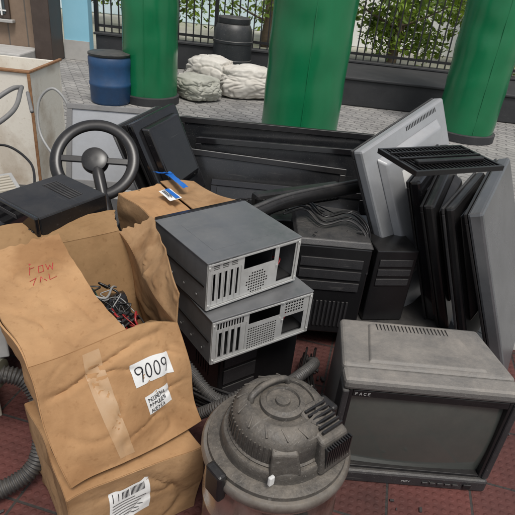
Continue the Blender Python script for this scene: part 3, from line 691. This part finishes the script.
hexa(G,'top_cover',[(-.005,-.005,.462),(.345,-.005,.462),(.345,.325,.462),(-.005,.325,.462),(.01,.01,.49),(.33,.01,.49),(.33,.31,.49),(.01,.31,.49)],dgrey,.006)
boxes(G,'drive_bays',[(.03,.31,-.006,-.0005,.36-.06*i,.405-.06*i) for i in range(3)],dgrey,.002)
boxes(G,'front_grille',[(.05+i*.02,.06+i*.02,-.005,-.0005,.04,.18) for i in range(12)],dgrey,.001)
G=group('black_desktop_computer.001',frame((.05,2.40,.0),(1,.1,0),(-.1,1,0)))
box(G,'chassis',0,.50,0,.30,0,.50,blk,.006)
boxes(G,'drive_bays',[(.03,.25,-.006,-.0005,.40-.06*i,.445-.06*i) for i in range(4)],dgrey,.002)
G=group('black_desktop_computer.002',frame((.53,2.05,.185),(1,.2,0),(-.2,1,0)))
box(G,'chassis',0,.20,0,.38,0,.38,blk,.006)
boxes(G,'drive_bays',[(.02,.18,-.006,-.0005,.30-.05*i,.335-.05*i) for i in range(3)],dgrey,.002)
G=group('television_stand_arm')
S=[(-.06,1.97,.70),(.08,2.10,.725),(.25,2.24,.73),(.47,2.40,.735)]
tube(G,'arm',S,.034,blk,n=12)
tube(G,'arm_ridge',[tuple(V(s)+V((0,-.01,.030))) for s in S],.010,dgrey,n=8)
G=group('speaker_bar',frame((-.03,2.22,.60),(.85,.52,.02),(-.5,.85,0)))
box(G,'housing',0,.5,0,.07,0,.09,blk,.02)
boxes(G,'grille_slats',[(.03+i*.02,.04+i*.02,-.004,.0,.02,.07) for i in range(22)],dgrey)
G=group('plastic_ribbed_tray',frame((.535,1.80,1.005),(.86,.40,.01),(-.22,.95,.02)))
L=[(0,.42,0,.012,0,.02),(0,.42,.24,.252,0,.02),(0,.012,.0125,.2395,0,.02),(.408,.42,.0125,.2395,0,.02),(.013,.407,.12,.130,.019,.026),(.013,.407,.18,.186,.019,.026)]
for i in range(21):L.append((.02+i*.0185,.0245+i*.0185,.0125,.2395,.004,.018))
boxes(G,'ribs',L,blk,.001)
box(G,'clip_bar',.05,.37,.06,.085,.0185,.034,blk,.004)

G=group('steering_wheel',frame((-.76,2.16,.80),(1,.12,.0),(-.08,.62,.72)))
bm=bmesh.new();n1=64;n2=12;rg=[]
for i in range(n1):
    a=i/n1*6.2832;rg.append([bm.verts.new(((.167+.027*math.cos(b))*math.cos(a),(.167+.027*math.cos(b))*math.sin(a),.015*math.sin(b))) for b in [j/n2*6.2832 for j in range(n2)]])
for i in range(n1):
    for j in range(n2):bm.faces.new((rg[i][j],rg[(i+1)%n1][j],rg[(i+1)%n1][(j+1)%n2],rg[i][(j+1)%n2]))
add(G,'rim',bm,blk,smooth=True)
lathe(G,'hub',[(.055,-.03),(.06,-.01),(.055,.015),(.04,.02),(.01,.02)],blk)
boxes(G,'spokes',[(.05,.145,-.014,.014,-.006,.008),(-.145,-.05,-.014,.014,-.006,.008)],blk,.003)
tube(G,'column_stem',[(0,0,-.02),(.02,-.06,.0),(.05,-.16,.0),(.09,-.28,-.02)],.026,blk)
G=group('black_disc_player',frame((-.96,1.68,.72),(.30,-.20,0),(.24,.30,.02)))
box(G,'chassis',0,.27,0,.28,0,.09,blk,.006)
box(G,'fascia',-.002,.272,-.016,-.0005,-.003,.094,blk2,.005)
box(G,'tray_slot',.04,.16,-.019,-.0165,.055,.07,dgrey,.001)
boxes(G,'buttons',[(.18+i*.020,.192+i*.020,-.019,-.0165,.03,.04) for i in range(4)],dgrey,.001)
boxes(G,'top_vents',[(.05+i*.012,.055+i*.012,.16,.22,.0905,.0915) for i in range(14)],dgrey)
# cream cabinet
G=group('cream_cabinet',frame((-2.42,3.22,.07),(1,.02,0),(-.02,1,0)))
box(G,'front_panel',.02,.90,0,.02,.02,.84,cream,.004)
box(G,'right_panel',.882,.90,.0205,.5,.02,.84,cream,.003)
box(G,'left_panel',.02,.038,.0205,.5,.02,.84,cream,.003)
box(G,'back_panel',.02,.90,.502,.52,.02,.84,cream,.003)
box(G,'shelf',.04,.88,.022,.5,.5,.515,cream,.003)
boxes(G,'rusted_edges',[(.01,.91,-.012,.03,.842,.856),(.892,.912,-.012,-.004,.0,.841),(.01,.89,-.012,-.0005,.0,.02),(.01,.03,-.012,-.0005,.021,.841),(.89,.912,.031,.53,.842,.856)],rust,.003)
G=group('support_crate',frame((-2.35,3.25,0),(1,0,0),(0,1,0)))
boxes(G,'slats',[(0,.85,i*.12,i*.12+.08,.055,.075) for i in range(4)]+[(0,.07,0,.45,0,.054),(.4,.47,0,.45,0,.054),(.78,.85,0,.45,0,.054)],wood,.003)
G=group('grey_cable')
tube(G,'loop',[(-1.28,3.1,.55),(-1.24,3.12,.75),(-1.33,3.14,.86),(-1.42,3.12,.78),(-1.40,3.05,.6),(-1.25,2.95,.45)],.008,greycable)
G=group('grey_cable.001')
tube(G,'loop',[(-1.7,2.6,.78),(-1.55,2.5,.72),(-1.42,2.45,.6),(-1.30,2.3,.62),(-1.2,2.2,.66)],.006,greycable)
G=group('grey_cable.002')
tube(G,'loop',[(-1.45,2.2,.60),(-1.30,2.35,.75),(-1.12,2.3,.70),(-1.02,2.1,.62),(-.95,2.0,.60)],.006,blk)
G=group('hand_trolley')
tube(G,'side_tube',[(-1.95,2.45,.55),(-1.60,2.55,.76),(-1.40,2.72,.92),(-1.36,2.80,.93)],.012,mgrey)
tube(G,'side_tube_2',[(-1.85,2.25,.52),(-1.50,2.36,.72),(-1.30,2.52,.86),(-1.36,2.80,.93)],.012,mgrey)
for i in range(3):
    t=i*.3
    tube(G,'rung_%d'%i,[(-1.80+t*.9,2.50+t*.25,.64+t*.5),(-1.70+t*.9,2.31+t*.25,.60+t*.5)],.009,mgrey)
G=group('cream_rice_cooker',Matrix.Translation((-1.55,2.35,.42)))
lathe(G,'body',[(.13,0),(.16,.01),(.175,.06),(.18,.15),(.175,.19)],white)
lathe(G,'lid',[(.178,.192),(.170,.215),(.13,.245),(.06,.26),(.02,.262)],beige)
tube(G,'handle',[(-.06,0,.25),(-.04,0,.285),(.04,0,.285),(.06,0,.25)],.010,blk)
box(G,'control_panel',-.04,.04,-.195,-.17,.03,.12,blk,.006)
G=group('white_louvre_panel',frame((-1.35,1.78,.60),(.55,.45,.03),(-.45,.55,.1)))
box(G,'back',0,.42,0,.26,0,.012,lgrey,.003)
boxes(G,'louvres',[(.02,.40,.02+i*.024,.034+i*.024,.0125,.022) for i in range(9)],beige,.002)
G=group('grey_bracket_panel',frame((-1.15,1.50,.655),(.55,.62,.0),(-.6,.5,.1)))
boxes(G,'bars',[(0,.40,i*.05,i*.05+.03,0,.02) for i in range(4)]+[(0,.02,.031,.049,0,.02),(.38,.40,.031,.049,0,.02)],dgrey,.003)

G=group('beige_printer',frame((-1.85,2.0,.10),(.95,.25,.0),(-.25,.95,.0)))
hexa(G,'body',[(0,0,0),(.45,0,0),(.45,.35,0),(0,.35,0),(.01,.03,.28),(.44,.03,.28),(.44,.34,.30),(.01,.34,.30)],beige,.02)
box(G,'paper_tray',.05,.40,-.08,.10,.06,.08,lgrey,.004)
box(G,'output_slot',.05,.40,-.004,.01,.12,.17,blk,.002)
tower('beige_pc_tower',(-1.25,1.15,.0),(.8,.6,0),(-.6,.8,0),.42,.40,.19,beige,lgrey)
tower('beige_pc_tower.001',(-1.30,1.35,.195),(.9,.4,0),(-.4,.9,0),.42,.40,.19,lgrey,beige)
tower('beige_pc_tower.002',(-1.08,1.55,.39),(.9,.35,0),(-.35,.9,0),.40,.40,.19,mgrey,blk)
tower('grey_pc_tower',(-1.6,2.05,.0),(.98,.1,0),(-.1,.98,0),.42,.60,.42,dgrey,blk)
tower('grey_pc_tower.001',(-.58,2.0,.0),(.98,.1,0),(-.1,.98,0),.45,.35,.40,blk,dgrey)
tower('grey_pc_tower.002',(.50,2.0,.0),(1,.05,0),(-.05,1,0),.5,.45,.18,dgrey,blk)
tower('grey_pc_tower.003',(-1.10,2.1,.0),(.98,.1,0),(-.1,.98,0),.42,.42,.45,dgrey,blk)
tower('grey_pc_tower.004',(.62,2.35,.185),(1,.1,0),(-.1,1,0),.5,.40,.30,blk,dgrey)

# hoses
G=group('vacuum_hose')
tube(G,'corrugated_tube',[(-.78,1.02,.05),(-.66,1.12,.10),(-.66,1.22,.24),(-.72,1.26,.34),(-.82,1.24,.38)],.030,hosem,corr=.012,n=16)
tube(G,'cuff',[(-.80,1.245,.375),(-.86,1.23,.385),(-.90,1.21,.38)],.040,olive,n=20)
lathe(G,'cuff_ring',[(.036,-.01),(.048,-.008),(.048,.012),(.036,.014)],olive).matrix_local=Matrix.Translation((-.80,1.245,.375))@Matrix.Rotation(math.pi/2,4,'Y')
G=group('vacuum_hose.001')
tube(G,'corrugated_tube',[(-.20,1.33,.42),(-.08,1.25,.36),(.06,1.25,.38),(.16,1.36,.37),(.25,1.50,.34),(.26,1.62,.25)],.022,hosem,corr=.010,n=14)
G=group('vacuum_hose.002')
tube(G,'corrugated_tube',[(-.16,1.22,.30),(-.06,1.19,.40),(.02,1.22,.44),(.10,1.28,.40),(.17,1.33,.34),(.22,1.42,.30)],.020,hosem,corr=.010,n=14)
G=group('vacuum_hose.003')
tube(G,'corrugated_tube',[(-.10,1.28,.20),(.02,1.24,.28),(.14,1.30,.30),(.24,1.44,.20),(.26,1.60,.08)],.020,hosem,corr=.010,n=14)
G=group('black_cable_bundle')
for i in range(18):
    o_=V((random.uniform(-.03,.03),random.uniform(-.03,.03),random.uniform(-.03,.03)))
    tube(G,'cable_%d'%i,[tuple(V(q)+o_+V((0,0,random.uniform(-.02,.02)))) for q in ((-.18,1.30,.34),(-.02,1.24,.34),(.10,1.30,.34),(.22,1.40,.26),(.24,1.6,.20),(.28,1.85,.10))],.005,random.choice([blk,blk,dgrey]),n=6)
G=group('black_cable_bundle.001')
for i in range(7):
    o_=V((random.uniform(-.04,.04),random.uniform(-.04,.04),random.uniform(-.01,.02)))
    tube(G,'cable_%d'%i,[tuple(V(q)+o_) for q in ((.12,2.15,.66),(.22,2.25,.65),(.30,2.15,.63),(.42,2.2,.64),(.50,2.12,.60),(.52,2.05,.45))],.004,random.choice([blk,blk,dgrey]),n=6)
G=group('black_cable_bundle.002')
for i in range(5):
    o_=V((random.uniform(-.05,.05),random.uniform(-.05,.05),random.uniform(-.01,.02)))
    tube(G,'cable_%d'%i,[tuple(V(q)+o_) for q in ((-.25,2.50,.46),(-.10,2.62,.50),(.08,2.50,.52),(.20,2.58,.53),(.35,2.48,.52))],.004,blk,n=6)
# loose broken plastic, clips and screws lying on the pile and floor
random.seed(5)
bm=bmesh.new()
def bits(x0,x1,y0,y1,z,n,s0,s1):
    for i in range(n):
        s=random.uniform(s0,s1)
        m_=Matrix.Translation((random.uniform(x0,x1),random.uniform(y0,y1),z+s*.25))@Matrix.Rotation(random.random()*6.3,4,'Z')@Matrix.Rotation(random.uniform(-.3,.3),4,'X')@Matrix.Diagonal((s,s*random.uniform(.2,.7),s*.3,1))
        bmesh.ops.create_cube(bm,size=1,matrix=m_)
bits(.20,.48,2.03,2.28,.615,10,.008,.022)
bits(.24,.36,1.55,1.95,.002,26,.01,.035)
bits(-.9,-.62,.75,1.1,.002,24,.008,.03)
bits(.95,1.6,1.5,2.1,.002,18,.01,.03)
bits(.32,.9,1.0,1.22,.002,16,.006,.02)
add(None,'broken_plastic_debris',bm,dgrey,bev=.001)
